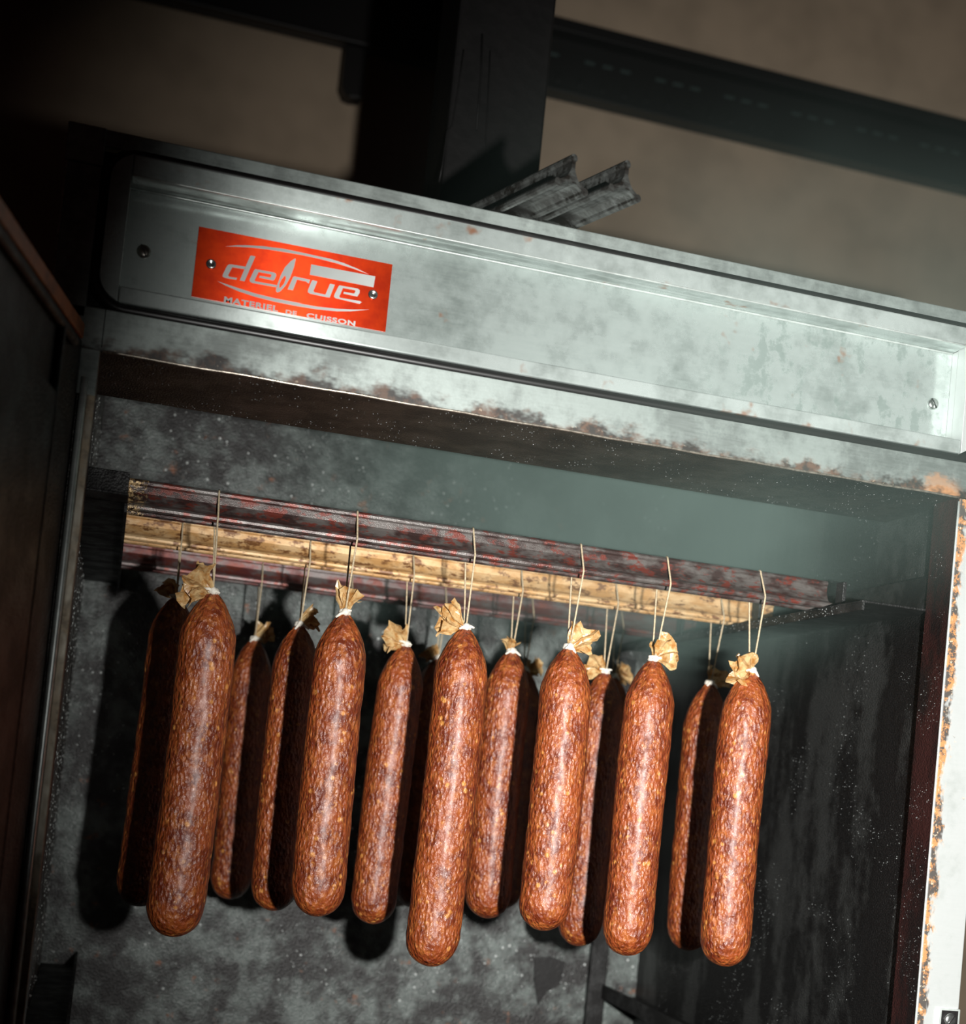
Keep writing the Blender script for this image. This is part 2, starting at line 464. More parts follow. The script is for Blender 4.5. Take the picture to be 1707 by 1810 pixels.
# carcass
B(XL, XR, .004, YB + .06, ZT - .012, ZT).build('top_panel', 'frame', cab, bevel=.002)
B(XL, XL + .002, .004, YB + .06, ZB, ZT - .012).build('side_skin', 'frame', cab)
B(XR - .002, XR, .004, YB + .06, ZB, ZT - .012).build('side_skin', 'frame', cab)
B(XL + .002, XR - .002, YB + .05, YB + .06, ZB, ZT - .012).build('back_skin', 'frame', cab)
B(XL, XR, .004, YB + .06, ZF, ZB).build('plinth', 'black', cab)
# chamber lining
bk = B(-.012, W + .016, YB, YB + .01, ZB, ZT - .013).build('back_lining', 'back', cab)
B(-.024, -.012, .052, YB, ZB, ZT - .013).build('hinge_side_lining', 'sidel', cab)
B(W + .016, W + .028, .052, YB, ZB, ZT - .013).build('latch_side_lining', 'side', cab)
B(-.012, W + .016, .05, YB, ZT - .025, ZT - .013).build('ceiling_lining', 'soffit', cab)
B(-.012, W + .016, .05, YB, ZB, ZB + .01).build('chamber_floor', 'soffit', cab)
# soffit behind the lintel
B(-.012, W + .016, .0045, .185, .0012, .045).build('soffit', 'soffit', cab, bevel=.002)
# front frame
B(XL, XR, 0, .004, .1985, ZT).build('frame_top_strip', 'frame', cab, bevel=.0012)
B(XL - .0006, -.017, -.0012, .004, .1785, ZT + .0004).build('frame_corner_piece', 'frame', cab, bevel=.0012)
B(XL, -.0175, 0, .004, .030, .178).build('frame_left_stile', 'frame', cab, bevel=.0012)
B(XL + .0005, XL + .0025, -.0014, 0, .030, .178).build('stile_edge', 'bead', cab)
B(XL, XR, 0, .004, .0005, .0415).build('lintel_strip', 'lintel', cab, bevel=.001)
B(.0004, .0012, -.0004, .0005, .004, .0412).build('lintel_seam', 'black', cab)
MB().tube([(0.002 + i * (W - .004) / 60, .0005 - .0002 * math.sin(i * 1.7), .0004 + .0004 * math.sin(i * .9)) for i in range(61)], .0013, 8).build('lintel_bead', 'bead', cab, True)
B(.976, XR, 0, .004, .0415, .1985).build('frame_right_stile', 'bright', cab, bevel=.0012)
# recess floor behind the gasket
gc = MB()
for q in ((-.0175, -.004, .0415, .1985), (.962, .976, .0415, .1985), (-.004, .962, .0415, .053), (-.004, .962, .190, .1985)): gc.box(q[0], q[1], .012, .016, q[2], q[3])
gc.build('gasket_channel', 'black', cab)
# rubber gasket round the header
def rrect(x0, x1, z0, z1, r, n=8):
    pts = []
    for cx, cz, a0 in ((x0 + r, z0 + r, 180), (x1 - r, z0 + r, 270), (x1 - r, z1 - r, 0), (x0 + r, z1 - r, 90)):
        for i in range(n + 1):
            a = math.radians(a0 + 90 * i / n); pts.append((cx + r * math.cos(a), cz + r * math.sin(a)))
    return pts
g = rrect(-.0128, .9712, .0450, .1975, .030)
MB().tube([(x, .004, z) for x, z in g], .0058, 10, True).build('gasket', 'rubber', cab, True)
g = rrect(-.0172, .9755, .0418, .1995, .033)
MB().tube([(x, .0035, z) for x, z in g], .0022, 8, True).build('gasket_lip', 'rubber', cab, True)
# raised header trim (four folded pieces) with a sunk panel inside
YT = -.004
hz0, hz1 = .0497, .1955
iz0, iz1 = .0655, .1745
ix0, ix1 = .0105, .9435
R_ = .026
def arc(cx, cz, r, a0, a1, n=8): return [(cx + r * math.cos(math.radians(a0 + (a1 - a0) * i / n)), cz + r * math.sin(math.radians(a0 + (a1 - a0) * i / n))) for i in range(n + 1)]
x0 = -.0085; x1 = .9655
al = math.degrees(math.acos((x0 + R_ - ix0) / R_))
lft = arc(x0 + R_, hz1 - R_, R_, 180 - al, 180) + arc(x0 + R_, hz0 + R_, R_, 180, 180 + al)
lft = [(ix0, hz1)] + lft[1:-1] + [(ix0, hz0)]
MB().prism(lft, YT, YT + .022).build('header_trim_end', 'trim', cab, bevel=.0014)
MB().prism([(ix1 + (ix0 - x), z) for x, z in reversed(lft)], YT, YT + .022).build('header_trim_end', 'bright', cab, bevel=.0014)
B(ix0 + .0006, ix1 - .0006, YT + .0006, YT + .022, iz1, hz1).build('header_trim_top', 'trim', cab, bevel=.0014)
B(ix0 + .0006, ix1 - .0006, YT + .0006, YT + .022, hz0, iz0).build('header_trim_bottom', 'trim', cab, bevel=.0014)
MB().tube([(ix0 + .001 + i * .0466, YT + .0012, iz1 + .0004) for i in range(21)], .0011, 8).build('trim_fold_highlight', 'jbead', cab, True)  # highlight along the trim fold, drawn as a pale strip
YP = .030
B(ix0, ix1, YP, YP + .003, iz0 - .004, iz1 + .004).build('header_plate', 'plate', cab)
# folded returns of the sunk panel
B(ix0, ix1, YT + .022, YP, iz1 + .0005, iz1 + .003).build('panel_top_return', 'trim', cab)
B(ix0, ix1, YT + .022, YP, iz0 - .003, iz0 - .0005).build('panel_bottom_return', 'trim', cab)
B(ix1 + .0002, ix1 + .0025, YT + .0225, YP, iz0, iz1).build('panel_side_return', 'bright', cab)
B(ix0 - .0025, ix0 - .0002, YT + .0225, YP, iz0, iz1).build('panel_side_return', 'trim', cab)
MB().tube([(ix0 + i * (ix1 - ix0) / 20, YP - .0012, iz1 - .0006) for i in range(21)], .0011, 8).build('plate_fold_highlight', 'jbead', cab, True)  # highlight along the plate fold, drawn as a pale strip
# panel screws
def screw(c, r, mat, parent, ang=.6):
    s = MB().lathe([(r, 0), (r, .0012), (r * .92, .0024), (r * .55, .0034), (0, .0037)], c, (0, -1, 0), 24).build('screw', mat, parent, True)
    d = Vector((math.cos(ang), 0, math.sin(ang))); q = Vector((-d.z, 0, d.x)); c = Vector(c)
    m = MB(); P = [c + d * (a * r * .93) + q * (b * r * .09) + Vector((0, -h, 0)) for h in (.0030, .0041) for a, b in ((-1, -1), (1, -1), (1, 1), (-1, 1))]
    m.v += [tuple(p) for p in P]; m.f += [(0, 1, 2, 3), (7, 6, 5, 4), (0, 4, 5, 1), (1, 5, 6, 2), (2, 6, 7, 3), (3, 7, 4, 0)]
    m.build('screw_slot', 'black', s)
pL = onY((254, 445), YP); pR = onY((1648, 714), YP)
screw((pL.x, YP, pL.z), .0068, 'oldscrew', cab, 2.0)
screw((pR.x, YP, pR.z), .0068, 'chrome', cab, 2.2)

# ---- red name plate
lx0, lx1 = onY((345, 462), YP).x, onY((687, 527), YP).x
lz0, lz1 = onY((338, 524), YP).z, onY((352, 401), YP).z
npl = B(lx0, lx1, YP - .0012, YP, lz0, lz1).build('name_plate', 'redplate', cab)
tag(npl, 'red enamelled name plate with pale lettering')
YL = YP - .0012
TH = Vector((0, -.00025, 0))
za_ = lambda p: (380 + p[0] / 10.669, 430 + p[1] / 10.669)
zb_ = lambda p: (490 + p[0] / 8.535, 450 + p[1] / 8.535)
def glyph(name, loops, cv, mat='print'):
    m = MB(); m.sheet(loops, lambda p: onY(cv(p), YL), TH); return m.build(name, mat, npl)
glyph('letter', [[(300, 398), (575, 442), (560, 492), (325, 455), (245, 605), (270, 632), (415, 655), (400, 692), (190, 655), (148, 635), (140, 610), (150, 580), (225, 430), (255, 402)]], za_)
glyph('letter_stem', [[(660, 245), (682, 232), (762, 250), (555, 720), (465, 700)]], za_)
glyph('letter', [[(760, 487), (1100, 548), (1145, 570), (1155, 610), (1120, 690), (1090, 705), (830, 650), (842, 612), (1045, 648), (1065, 600), (1050, 588), (820, 545), (745, 700), (760, 718), (1170, 790), (1150, 832), (700, 750), (655, 722), (652, 685), (735, 510)]], za_)
glyph('letter', [[(1512, 284), (1522, 300), (1490, 450), (1420, 640), (1330, 800), (1230, 910), (1170, 930), (1148, 905), (1150, 860), (1180, 760), (1240, 600), (1320, 450), (1430, 335)],
                 [(1325, 615), (1335, 660), (1300, 760), (1240, 830), (1212, 845), (1215, 770), (1250, 690), (1300, 628)]], za_)
glyph('letter', [[(240, 335), (265, 330), (495, 380), (475, 440), (430, 407), (298, 380), (235, 540), (155, 525)]], zb_)
glyph('letter', [[(520, 394), (540, 387), (605, 405), (545, 550), (560, 570), (725, 605), (795, 440), (868, 455), (790, 650), (720, 640), (490, 590), (460, 568), (462, 535)]], zb_)
glyph('letter', [[(940, 465), (1215, 515), (1243, 540), (1240, 580), (1205, 635), (995, 590), (1005, 562), (1160, 590), (1180, 550), (1165, 538), (990, 505), (935, 635), (950, 652), (1250, 703), (1273, 720), (1240, 745), (880, 660), (854, 638), (860, 605), (925, 475)]], zb_)
glyph('serial_field', [[(510, 148), (1478, 330), (1450, 495), (490, 305)]], zb_, 'bar')
A2 = lambda L: [za_(p) for p in L]
B2 = lambda L: [zb_(p) for p in L]
idn = lambda p: p
up1 = A2([(200, 60), (400, 38), (600, 37), (900, 55), (1300, 105), (1600, 168)]) + B2([(540, 8), (800, 65), (1000, 128), (1200, 210), (1378, 298)])
lo1 = A2([(400, 66), (700, 85), (1000, 120), (1400, 185), (1650, 228)]) + B2([(600, 58), (900, 135), (1150, 215)])
glyph('swoosh', [up1 + lo1[::-1]], idn)
up2 = A2([(45, 715), (200, 768), (450, 850), (750, 945), (1100, 1030), (1450, 1100), (1650, 1136)]) + B2([(300, 732), (600, 785), (900, 818), (1150, 830), (1385, 831)])
lo2 = A2([(200, 800), (450, 910), (750, 1010), (1100, 1100), (1450, 1170), (1650, 1206)]) + B2([(300, 780), (600, 828), (900, 857), (1100, 857)])
glyph('swoosh', [up2 + lo2[::-1]], idn)

def word(txt, p0, p1, capz):
    """p0, p1: pixel of the baseline start and end; capz: cap height in metres"""
    a, b = onY(p0, YL), onY(p1, YL)
    cu = bpy.data.curves.new('w', 'FONT'); cu.body = txt; cu.size = 1; cu.space_character = 1.12; cu.extrude = 0; cu.offset = .04
    to = bpy.data.objects.new('w', cu); COL.objects.link(to)
    bpy.context.view_layer.update()
    me = bpy.data.meshes.new_from_object(to.evaluated_get(bpy.context.evaluated_depsgraph_get()))
    bpy.data.objects.remove(to)
    xs = [v.co.x for v in me.vertices]; ys = [v.co.y for v in me.vertices]
    sx = (b - a).length / (max(xs) - min(xs)); sy = capz / max(ys)
    d = (b - a).normalized()
    m = MB(); off = len(m.v)
    m.v = [tuple(a + d * ((v.co.x - min(xs)) * sx) + Vector((0, -.0003, v.co.y * sy))) for v in me.vertices]
    m.f = [tuple(p.vertices) for p in me.polygons]
    bpy.data.meshes.remove(me)
    m.build('lettering', 'print', npl)
word('MATERIEL', za_((165, 1108)), za_((1185, 1292)), .0058)
word('DE', zb_((122, 892)), zb_((290, 918)), .0042)
word('CUISSON', zb_((437, 950)), zb_((1172, 1078)), .0050)
for px in ((373, 467), (659, 521)):
    c = onY(px, YL)
    MB().lathe([(.0050, 0), (.0050, .0008), (.0043, .0016), (.0030, .0018), (.0022, .0008), (0, .0008)], (c.x, YL, c.z), (0, -1, 0), 22).build('rivet', 'chrome', npl, True)

# ---- jambs
B(W, XR, 0, .004, ZB, -.0002).build('latch_jamb', 'jamb', cab, bevel=.0012)
B(W, W + .003, .0042, .052, ZB, .001).build('jamb_return', 'ret', cab)
MB().tube([(W - .0002, .0012, -.004 - i * .035) for i in range(45)], .0014, 8).build('jamb_bead', 'jbead', cab, True)
B(-.0075, 0, 0, .004, ZB, -.0002).build('hinge_jamb', 'jamb_l', cab, bevel=.0008)
MB().tube([(-.0112, -.0012, -.028 - i * .035) for i in range(44)], .0036, 10).build('hinge_bead', 'jbead', cab, True)
B(-.003, 0, .0042, .052, ZB, .001).build('jamb_return', 'ret', cab)
B(-.018, 0, -.0015, .0, -.044, .0003).build('hinge_plate', 'frame', cab, bevel=.001)
# latch keeper on the right jamb
q0 = onY((1656, 1781), 0); q1 = onY((1694, 1786), 0)
kx0, kx1, kz = q0.x, q1.x, q0.z
kp = MB().box(kx0, kx1, -.004, 0, kz - .055, kz).build('latch_keeper', 'jbead', cab, bevel=.0012)
B(kx0 + .0035, kx1 - .0035, -.0048, -.004, kz - .05, kz - .002).build('keeper_pocket', 'black', kp)
qs = onY((1674, 1801), 0)
screw((qs.x, -.0048, qs.z), .0075, 'chrome', kp, .9)

# ---- rails that carry the rods
ZROD_TOP = -.0845
RR = .0195
BUL = .0042
ZC = ZROD_TOP - RR - BUL
ZRAIL = ZC - RR * .5 - BUL - .0006
XRL, XRR = .041, .868
rr = B(XRR, W + .0158, .054, YB, ZRAIL - .003, ZRAIL).build('rod_rail', 'rail', cab, bevel=.001)
B(XRR, XRR + .003, .054, YB, ZRAIL - .012, ZRAIL - .003).build('rail_lip', 'rail', rr)
B(W + .006, W + .0158, .054, YB, ZRAIL, ZRAIL + .04).build('rail_leg', 'rail', rr)
for yy in (.142, .372, .642):
    B(XRR + .022, XRR + .027, yy, yy + .018, ZRAIL, ZRAIL + .034).build('rail_tooth', 'rail', rr, bevel=.001)
rlft = B(-.0118, XRL, .054, YB, ZRAIL - .003, ZRAIL).build('rod_rail', 'rail', cab, bevel=.001)
B(XRL - .003, XRL, .103, YB, ZRAIL - .012, ZRAIL - .003).build('rail_lip', 'rail', rlft)
B(-.0118, XRL - .001, .098, .104, ZRAIL - .003, onY((200, 831), .1).z).build('rail_end_plate', 'rail', rlft, bevel=.001)
# lower pair
zlow = CAM.z - (XRR + .03 - CAM.x) * ((CAM.z + .662) / (.757 - CAM.x))
lr = B(XRR + .03, W + .0158, .054, YB, zlow - .004, zlow).build('lower_rail', 'rail', cab, bevel=.001)
B(XRR + .03, XRR + .034, .054, YB, zlow, zlow + .02).build('rail_lip', 'rail', lr)
ll = B(-.0118, XRL, .054, YB, zlow - .004, zlow).build('lower_rail', 'rail', cab, bevel=.001)
B(XRL - .004, XRL, .054, YB, zlow, zlow + .02).build('rail_lip', 'rail', ll)
fk = [onY(p, YB) for p in ((943, 1694), (972, 1690), (998, 1700), (992, 1724), (986, 1742), (966, 1752), (950, 1776), (944, 1740))]
MB().prism([(p.x, p.z) for p in fk], YB - .004, YB - .0003).build('soot_flake', 'black', cab)
# perforated upright in the rear corner
B(W - .075, W - .045, YB - .016, YB, ZB + .01, ZRAIL - .02).build('corner_upright', 'rail', cab, bevel=.001)

# ---- door, swung open on its left hinges
h0 = Vector((-.0165, -.004, 0)); dd = Vector((-.058, -.30, 0)).normalized()
nn = Vector((dd.y, -dd.x, 0))         # points away from the opening (outer face side)
if nn.x > 0: nn = -nn
DL = .98; DT = .055; DZ1 = .022; DZ0 = ZB
def dpt(s, n, z): return h0 + dd * s + nn * n + Vector((0, 0, z))
def dbox(s0, s1, n0, n1, z0, z1):
    m = MB(); m.v = [tuple(dpt(s, n, z)) for z in (z0, z1) for n in (n0, n1) for s in (s0, s1)]
    m.f = [(0, 2, 3, 1), (4, 5, 7, 6), (0, 1, 5, 4), (2, 6, 7, 3), (0, 4, 6, 2), (1, 3, 7, 5)]
    return m
door = dbox(.003, DL, .0, DT, DZ0, DZ1 - .016).build('door', 'door', cab, bevel=.002)
dbox(.003, DL, -.001, DT, DZ1 - .0155, DZ1).build('door_top_lip', 'rustlip', door, bevel=.002)
dbox(.09, DL - .09, -.006, .0, DZ0 + .08, DZ1 - .09).build('door_inner_panel', 'door', door, bevel=.004)
def on_door(p):
    q = onPlane(p, h0, nn); return (q - h0).dot(dd), q.z
for px, ztop in (((40, 1115), DZ1 - .03),):
    s_, _ = on_door(px)
    MB().tube([dpt(s_, -.003, ztop - i * .05) for i in range(31)], .0045, 8).build('door_gasket', 'rail', door, True)
MB().tube([dpt(.045 + i * .09, -.003, DZ1 - .03) for i in range(10)], .0045, 8).build('door_gasket', 'rail', door, True)

# ---- beads of fat and tar on the walls, pale colour standing in for their glints
M['fat'] = m_simple('tar_bead', (.24, .255, .25), .22, 0, 0, spec=.9)  # tar beads coloured grey so their glints show as specks
M['glint_fat'] = m_simple('fat_bead_glint', (.70, .74, .72), .2, 0, 0, spec=.9)  # brighter beads, the sparkle painted into their colour
bmt = bmesh.new(); bmesh.ops.create_icosphere(bmt, subdivisions=1, radius=1)
ICO_V = [v.co.copy() for v in bmt.verts]; ICO_F = [tuple(v.index for v in f.verts) for f in bmt.faces]; bmt.free()
def beads(n, fn, r0, r1, seed, mt='fat'):
    rd = random.Random(seed); m = MB()
    for _ in range(n):
        p, nrm = fn(rd)
        if p is None: continue
        r = r0 + (r1 - r0) * rd.random() ** 3
        b = len(m.v)
        m.v += [tuple(p + v * r - nrm * (nrm.dot(v) * r * .45)) for v in ICO_V]
        m.f += [tuple(b + i for i in f) for f in ICO_F]
    return tag(m.build('tar_glint_beads', mt, cab, True), kind='stuff')
def clump(p, sc, thr): return mnoise.noise(p * sc) > thr
def f_back(rd):
    p = Vector((rd.uniform(-.01, W + .01), YB - .0002, rd.uniform(-.75, .17)))
    return (p, Vector((0, -1, 0))) if clump(p, 9, -.12) else (None, None)
def f_side(rd):
    p = Vector((W + .0158, rd.uniform(.06, .8), rd.uniform(-.72, .1)))
    return (p, Vector((-1, 0, 0))) if clump(p, 11, .02) else (None, None)
def f_left(rd):
    p = Vector((-.0118, rd.uniform(.06, YB), rd.uniform(-.75, .1)))
    return (p, Vector((1, 0, 0)))
def f_sof(rd):
    p = Vector((rd.uniform(0, W), rd.uniform(.01, .184), .0012))
    return (p, Vector((0, 0, -1))) if clump(p, 14, -.1) else (None, None)
def f_ret(rd):
    p = Vector((W, rd.uniform(.006, .052), rd.uniform(-.72, 0)))
    return (p, Vector((-1, 0, 0))) if clump(p, 22, .05) else (None, None)
def f_rail(rd):
    p = Vector((XRR - .0002, rd.uniform(.10, YB), ZRAIL - rd.uniform(.001, .012)))
    return (p, Vector((-1, 0, 0)))
def f_door(rd):
    p = dpt(rd.uniform(.01, .35), -.0002, rd.uniform(-.75, -.02))
    return (p, -nn) if clump(p, 13, .1) else (None, None)
beads(2600, f_back, .0006, .0026, 1)
beads(1700, f_back, .0008, .0028, 11, 'glint_fat')
beads(9000, f_side, .0002, .0008, 2)
beads(1600, f_left, .0006, .0022, 3, 'glint_fat')
beads(1800, f_sof, .0002, .0009, 4)
beads(1200, f_ret, .0002, .0008, 5)
beads(260, f_rail, .0004, .0011, 6)
beads(260, f_door, .0006, .0016, 7)

# ------------------------------------------------------------------ flue duct on the cabinet
fl = empty('flue_duct', (.475, .57, ZT))
tag(fl, 'square black tar-streaked flue duct rising from the cabinet top', 'duct')
fx0 = onY((788, 250), .50).x; fx1 = onY((962, 220), .50).x
B(fx0, fx1, .50, .64, ZT + .004, 3.5).build('flue_pipe', 'duct', fl, bevel=.004)
B(fx0 - .02, fx1 + .02, .48, .66, ZT + .0004, ZT + .0045).build('flue_flange', 'duct', fl)
m = MB()
for (pts, r) in (([(819, 88), (812, 140), (806, 180), (799, 222), (790, 232), (782, 290), (776, 322)], .0012), ([(852, 60), (850, 130), (846, 180), (842, 230)], .0016), ([(866, 90), (862, 180), (858, 250), (870, 290)], .0011)):
    MB().tube([onY(p, .499) for p in pts], r, 6).build('tar_drip', 'duct', fl, True)

# ------------------------------------------------------------------ rods
def star(r=RR, b=BUL, hw=.0022):
    """inverted-Y rod section: three fins with rounded tips, as (y,z)"""
    pts = []
    for k in range(3):
        a = math.radians(90 + 120 * k)
        d = Vector((math.cos(a), math.sin(a))); q = Vector((-d.y, d.x))
        def P(u, v): w_ = d * u + q * v; return (w_.x, w_.y)
        pts += [P(.0052, -.0034), P(.0085, -hw), P(r - b * .8, -hw)]
        for i in range(9):
            t = math.radians(-150 + 300 * i / 8)
            pts.append(P(r + b * math.cos(t), b * math.sin(t)))
        pts += [P(r - b * .8, hw), P(.0085, hw), P(.0052, .0034)]
    return pts
STAR = star()
ROWS = (.18, .412, .682)
X0R, X1R = .0415, .8875
rod_spec = [('rod_f', 'front smoke rod of dark steel with a crusted end', .0),
            ('rod_m', 'pale tan smoke rod between the two darker rods', .0),
            ('rod_r', 'rearmost red-brown smoke rod close to the back wall', .0)]
for y, (mt, lab, _) in zip(ROWS, rod_spec):
    root = empty('smoke_rod', (.0 , y, ZC - RR * .5 - BUL))
    x1 = X1R if y < .3 else .93
    MB().extrude_x([(y + a, ZC + b) for a, b in STAR], X0R - (.03 if y > .3 else .0) - .012, x1, 40).build('rod_bar', mt, root, bevel=0)
    tag(root, lab, 'rod', 'smoke rods hanging in the chamber')
# two spare rods lying on top, ends sticking out over the edge
zcT = ZT + .0006 + RR * .5 + BUL
tipz = zcT + RR + BUL
for i, (pa, pb, lab) in enumerate((((1016, 272), (846, 356), 'black smoke rod on the cabinet top, lying closer to the flue duct'), ((1110, 283), (1000, 345), 'black smoke rod on the cabinet top, lying farther from the flue duct'))):
    a, b = onZ(pa, tipz), onZ(pb, tipz)
    d = b - a; d.z = 0
    if i == 1: d = D0
    d.normalize(); D0 = d
    yaw = math.atan2(d.y, d.x)
    mt = Matrix.Translation(Vector((a.x, a.y, zcT))) @ Matrix.Rotation(yaw, 4, 'Z')
    root = empty('smoke_rod', (a.x, a.y, ZT))
    MB().extrude_x(STAR, 0, .62, 4).build('rod_bar', 'rod_t', root, mtx=mt)
    tag(root, lab, 'rod', 'spare rods on the cabinet top')

# ------------------------------------------------------------------ sausages
def frame_of(d):
    a = Vector((0, 1, 0)); u = (a - d * a.dot(d)).normalized(); return u, d.cross(u)

def sausage(row, top, knot, tip, rad, tuft, tsize, label, seed, tw=1.0, ty=0.0, bend=0.0):
    y = ROWS[row]
    rnd = random.Random(seed)
    K = onY(knot, y); T = onY(tip, y); S = onZ(top, ZROD_TOP)
    S = Vector((onY(top, y).x, y, ZROD_TOP))
    L = (T - K).length; ax = (T - K).normalized(); u, v = frame_of(ax)
    root = empty('sausage', T)
    tag(root, label, 'sausage', 'smoked sausages hanging from the rods')
    # body
    seg = 56; n = 110; m = MB()
    cone = .060; cap = rad * 1.25
    off = Vector((seed * 3.1, seed * 1.7, seed * 5.3))
    ss = []
    for i in range(n + 1):
        t = i / n
        if t < .18: s = cone * .95 * (t / .18) ** 1.3
        elif t < .82: s = cone * .95 + (L - cap - cone * .95) * (t - .18) / .64
        else: s = L - cap + cap * math.sin((t - .82) / .18 * math.pi / 2)
        ss.append(s)
    bdir = rnd.uniform(0, 6.28)
    for s in ss:
        if s < cone: r = .0042 + (rad - .0042) * (1 - (1 - s / cone) ** 1.9) ** .92
        elif s > L - cap: r = rad * max(0.0, 1 - ((s - L + cap) / cap) ** 2.35) ** .5
        else: r = rad * (1 + .012 * math.sin(s * 23 + seed))
        cen = K + ax * s + (u * math.cos(bdir) + v * math.sin(bdir)) * (.0025 * math.sin(math.pi * s / L)) + v * bend * math.sin(math.pi * s / L)
        for k in range(seg):
            a = 2 * math.pi * k / seg
            p = cen + (u * math.cos(a) + v * math.sin(a)) * r
            nz = mnoise.noise(p * 55 + off) * .0010 + mnoise.noise(p * 130 + off) * .0005
            pl = .10 * math.sin(11 * a + seed) * math.exp(-s / .016) * r
            m.v.append(tuple(cen + (u * math.cos(a) + v * math.sin(a)) * (max(r + (nz + pl if r > .004 else 0), .0002))))
    for i in range(n):
        for k in range(seg):
            m.f.append((i * seg + k, i * seg + (k + 1) % seg, (i + 1) * seg + (k + 1) % seg, (i + 1) * seg + k))
    m.f.append(tuple(reversed(range(seg)))); m.f.append(tuple(n * seg + k for k in range(seg)))
    m.build('sausage_body', 'sausage', root, True)
    # knot: wound twine and two short tails
    m = MB()
    for j in range(3):
        c = K + ax * (.0005 - .0016 * j)
        m.tube([c + (u * math.cos(6.2832 * k / 12) + v * math.sin(6.2832 * k / 12)) * (.0056 - .0004 * j) for k in range(12)], .0021, 6, True)
    fr = K + Vector((0, -.0055, .001))
    m.lathe([(.0014, -.0045), (.0042, -.002), (.0048, 0), (.0040, .0024), (.0010, .0045)], fr, (1, .2, .3), 10)
    for sgn in (-1, 1):
        e = fr + Vector((sgn * rnd.uniform(.006, .011), -.002, rnd.uniform(-.008, .004)))
        m.tube([fr, fr + (e - fr) * .5 + Vector((0, -.001, .001)), e], [.0022, .0019, .0012], 6)
    m.build('twine_knot', 'knot', root, True)
    # loose end of the casing above the knot
    if tuft:
        tp = onY(tuft, y); d = (tp - K); d.y = ty * tsize * .6; d.normalize()
        uu = d.cross(Vector((0, 1, 0))).normalized(); vv = d.cross(uu)
        m = MB(); nu, nv = 6, 15
        o2 = Vector((seed * 7.7, 1, 2))
        for layer in range(3):
            ph = rnd.uniform(0, 6.28); rot = (-.55, .5, 1.5)[layer] + rnd.uniform(-.2, .2)
            wu = uu * math.cos(rot) + vv * math.sin(rot); wv = vv * math.cos(rot) - uu * math.sin(rot)
            spread = (1.0, .9, .6)[layer] * tw; ln0 = tsize * (1.0, .92, .7)[layer] * 1.15
            curl = rnd.uniform(-.35, .35); b = len(m.v)
            for i in range(nu + 1):
                t = i / nu
                for k in range(nv + 1):
                    g_ = k / nv * 2 - 1
                    a = g_ * spread * .95
                    fold = (abs(((k * 1.55 + ph * 3) % 6) - 3) / 1.5 - 1)
                    ln = ln0 * t * (1 - .18 * abs(g_) + .10 * math.sin(k * .8 + ph) * t * t + .22 * mnoise.noise(Vector((k * .33, layer * 3.1, seed * 1.7))))
                    p = K + d * (ln * math.cos(a) + .001) + wu * (ln * math.sin(a) * 1.0 + g_ * .0035) + wv * (fold * .0042 * t ** .8 + .012 * curl * t * t - .004 * (layer - 1))
                    q = p * 75 + o2
                    p = p + Vector((mnoise.noise(q), mnoise.noise(q + Vector((9, 0, 0))), mnoise.noise(q + Vector((0, 9, 0))))) * (.0095 * t)
                    m.v.append(tuple(p))
            for i in range(nu):
                for k in range(nv):
                    e = b + i * (nv + 1) + k
                    m.f.append((e, e + 1, e + nv + 2, e + nv + 1))
        m.build('casing_end', 'casing', root, False)
    # twine loop over the rod
    r_ = .0009
    ft = Vector((S.x + (K.x - S.x) * .12, y - RR * .866 - BUL - r_, ZC - RR * .5 - .0008))
    bt = Vector((S.x + (K.x - S.x) * .12, y + RR * .866 + BUL + r_, ZC - RR * .5 - .0008))
    tp = Vector((S.x, y, ZC + RR + BUL + r_))
    tf = tp + Vector((0, -.0030, -.0018)); tb = tp + Vector((0, .0030, -.0018))
    k1 = K + Vector((0, -.0045, .001)); k2 = K + Vector((0, .0045, .001))
    path = [k1]
    path += [k1 + (ft - k1) * t for t in (.25, .5, .75)] + [ft + Vector((0, .0005, -.003)), ft, ft + Vector((0, .0012, .003))]
    path += [tf + Vector((0, -.0012, -.003)), tf, tp, tb, tb + Vector((0, .0012, -.003)), bt + Vector((0, -.0012, .003)), bt, bt + Vector((0, -.0005, -.003))]
    path += [bt + (k2 - bt) * t for t in (.25, .5, .75)] + [k2]
    MB().tube(path, r_ * 1.25, 6).build('twine', 'string', root, True)

F, C_, Rr = 0, 1, 2
ords = ['first', 'second', 'third', 'fourth', 'fifth', 'sixth']
def lab(row, i, n, extra):
    rodn = ('front rod', 'pale middle rod', 'rear rod')[row]
    if i == n - 1 : return 'smoked sausage on the %s, last one away from the open door%s' % (rodn, extra)
    return 'smoked sausage on the %s, %s from the open door%s' % (rodn, ords[i], extra)
front = [((388, 862), (376, 1047), (303, 1656), .0312, (345, 1032), .036, 1.0, -.3),
         ((632, 898), (609, 1084), (558, 1620), .0302, (617, 1045), .028, .62, 0),
         ((836, 932), (822, 1110), (758, 1708), .0310, (788, 1088), .030, .85, .2),
         ((1026, 962), (1005, 1145), (957, 1645), .0308, (1036, 1125), .027, .95, -.3),
         ((1178, 988), (1155, 1166), (1105, 1689), .0300, (1180, 1146), .027, 1.25, -.5),
         ((1342, 1015), (1327, 1186), (1278, 1708), .0310, (1298, 1178), .028, 1.1, -.3)]
fx = [', dark red', ', narrow upright tuft', ', hanging lowest', ', half hiding another', ', wide pale tuft', '']
for i, a in enumerate(front): sausage(F, a[0], a[1], a[2], a[3], a[4], a[5], lab(F, i, 6, fx[i]), 1 + i, a[6], a[7])
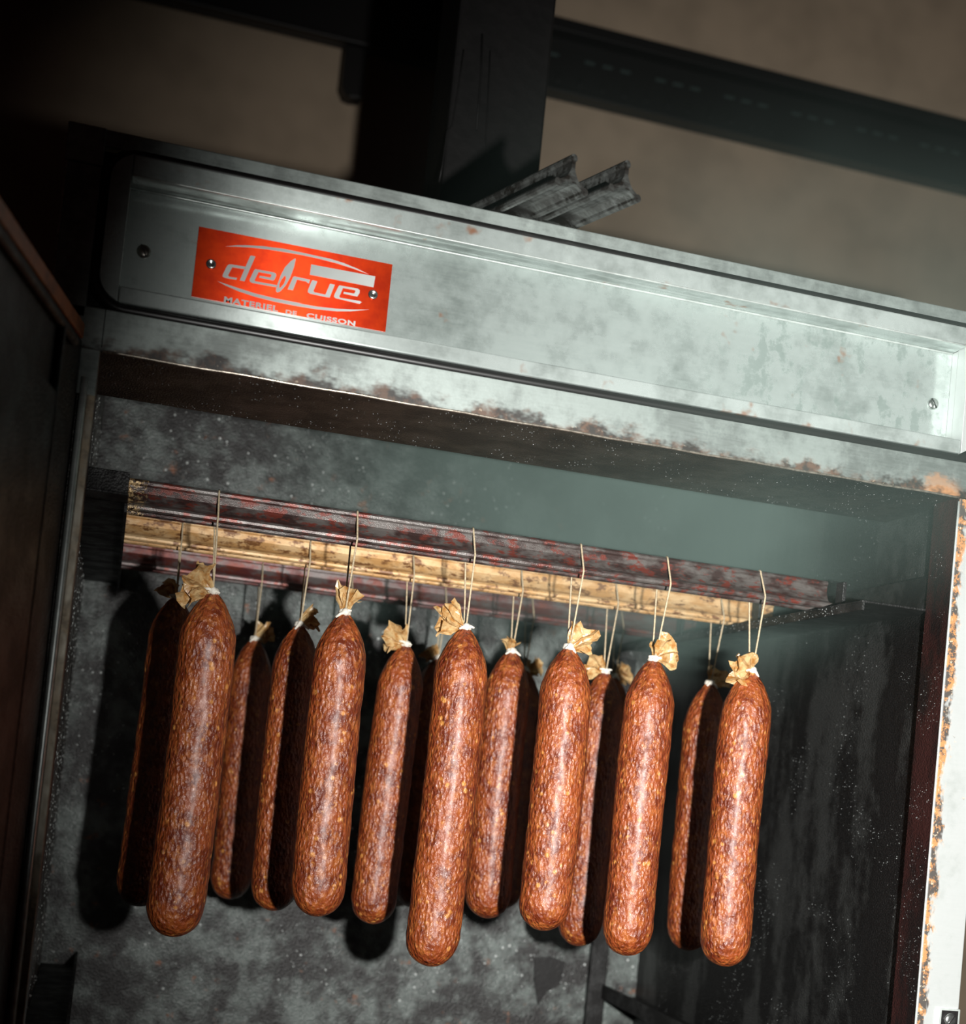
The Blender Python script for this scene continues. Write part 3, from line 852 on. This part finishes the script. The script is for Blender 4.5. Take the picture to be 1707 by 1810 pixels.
mid = [((324, 917), (312, 1056), (243, 1602), .0300, (300, 1040), .02, .8, 0),
       ((549, 948), (530, 1105), (481, 1610), .0300, (545, 1095), .022, .9, 0),
       ((730, 975), (717, 1140), (656, 1633), .0300, (685, 1122), .030, 1.0, -.3),
       ((920, 1008), (904, 1152), (859, 1623), .0308, (903, 1128), .017, .8, 0),
       ((1087, 1030), (1069, 1188), (1020, 1672), .0300, (1045, 1168), .026, .9, 0),
       ((1272, 1058), (1254, 1208), (1214, 1680), .0300, (1272, 1194), .024, .9, .3)]
for i, a in enumerate(mid): sausage(C_, a[0], a[1], a[2], a[3], a[4], a[5], lab(C_, i, 6, ''), 21 + i, a[6], a[7])
rear = [((465, 987), (450, 1130), (404, 1589), .0300, (488, 1112), .026, .85, -.2),
        ((622, 1014), (608, 1152), (572, 1598), .0295, (630, 1140), .02, .9, 0),
        ((787, 1035), (774, 1163), (727, 1604), .0300, (755, 1150), .02, .9, 0),
        ((940, 1056), (927, 1184), (885, 1606), .0300, (955, 1178), .025, .8, 0),
        ((1097, 1078), (1085, 1196), (1040, 1612), .0295, (1112, 1190), .026, .9, 0)]
for i, a in enumerate(rear): sausage(Rr, a[0], a[1], a[2], a[3], a[4], a[5], lab(Rr, i, 5, ''), 41 + i, a[6], a[7])

# ------------------------------------------------------------------ smoke
def m_smoke():
    m = bpy.data.materials.new('drifting_smoke'); m.use_nodes = True
    t = NT.__new__(NT); t.m = m; t.t = m.node_tree; t.n = t.t.nodes; t.l = t.t.links
    t.n.remove(t.n['Principled BSDF']); t.out = t.n['Material Output']
    P = t.pos(); x = t.xyz(P)
    fx_ = t.ramp(x[0], .16, .88)
    low = t.math('ADD', x[2], t.math('MULTIPLY', t.math('SUBTRACT', t.noise(P, 4, 1, .5), .5), .25))
    fz = t.math('MULTIPLY', t.ramp(low, -.22, .04), t.ramp(x[2], .42, .16))
    out_ = t.math('MULTIPLY', t.math('MULTIPLY', t.ramp(x[1], -.34, -.05), t.ramp(x[1], .22, .0)), t.math('MULTIPLY', t.ramp(x[0], 1.27, .95), .26))
    in_ = t.math('MULTIPLY', t.math('MULTIPLY', t.ramp(x[1], .06, .4), t.ramp(x[0], .985, .966)), t.math('MULTIPLY', t.ramp(x[2], .212, .200), 1.5))
    fy = t.math('ADD', out_, in_)
    n = t.math('ADD', .45, t.math('MULTIPLY', t.ramp(t.noise(t.mapv(P, (1, 1, 1.3)), 5, 2, .6), .3, .7), .8))
    d = t.math('MULTIPLY', t.math('MULTIPLY', t.math('MULTIPLY', fx_, fz), fy), t.math('MULTIPLY', n, SMOKE))
    v = t.node('ShaderNodeVolumePrincipled')
    v.inputs['Color'].default_value = (.56, .78, .71, 1)
    v.inputs['Anisotropy'].default_value = .0
    t.put(v.inputs['Density'], d)
    t.l.new(v.outputs[0], t.out.inputs['Volume'])
    return m
SMOKE = 2.3
M['smoke'] = m_smoke()
sm = B(.13, 1.3, -.345, YB - .002, -.36, .425).build('smoke', 'smoke')
tag(sm, 'thin pale smoke drifting out of the top of the cabinet chamber', 'smoke', kind='stuff')
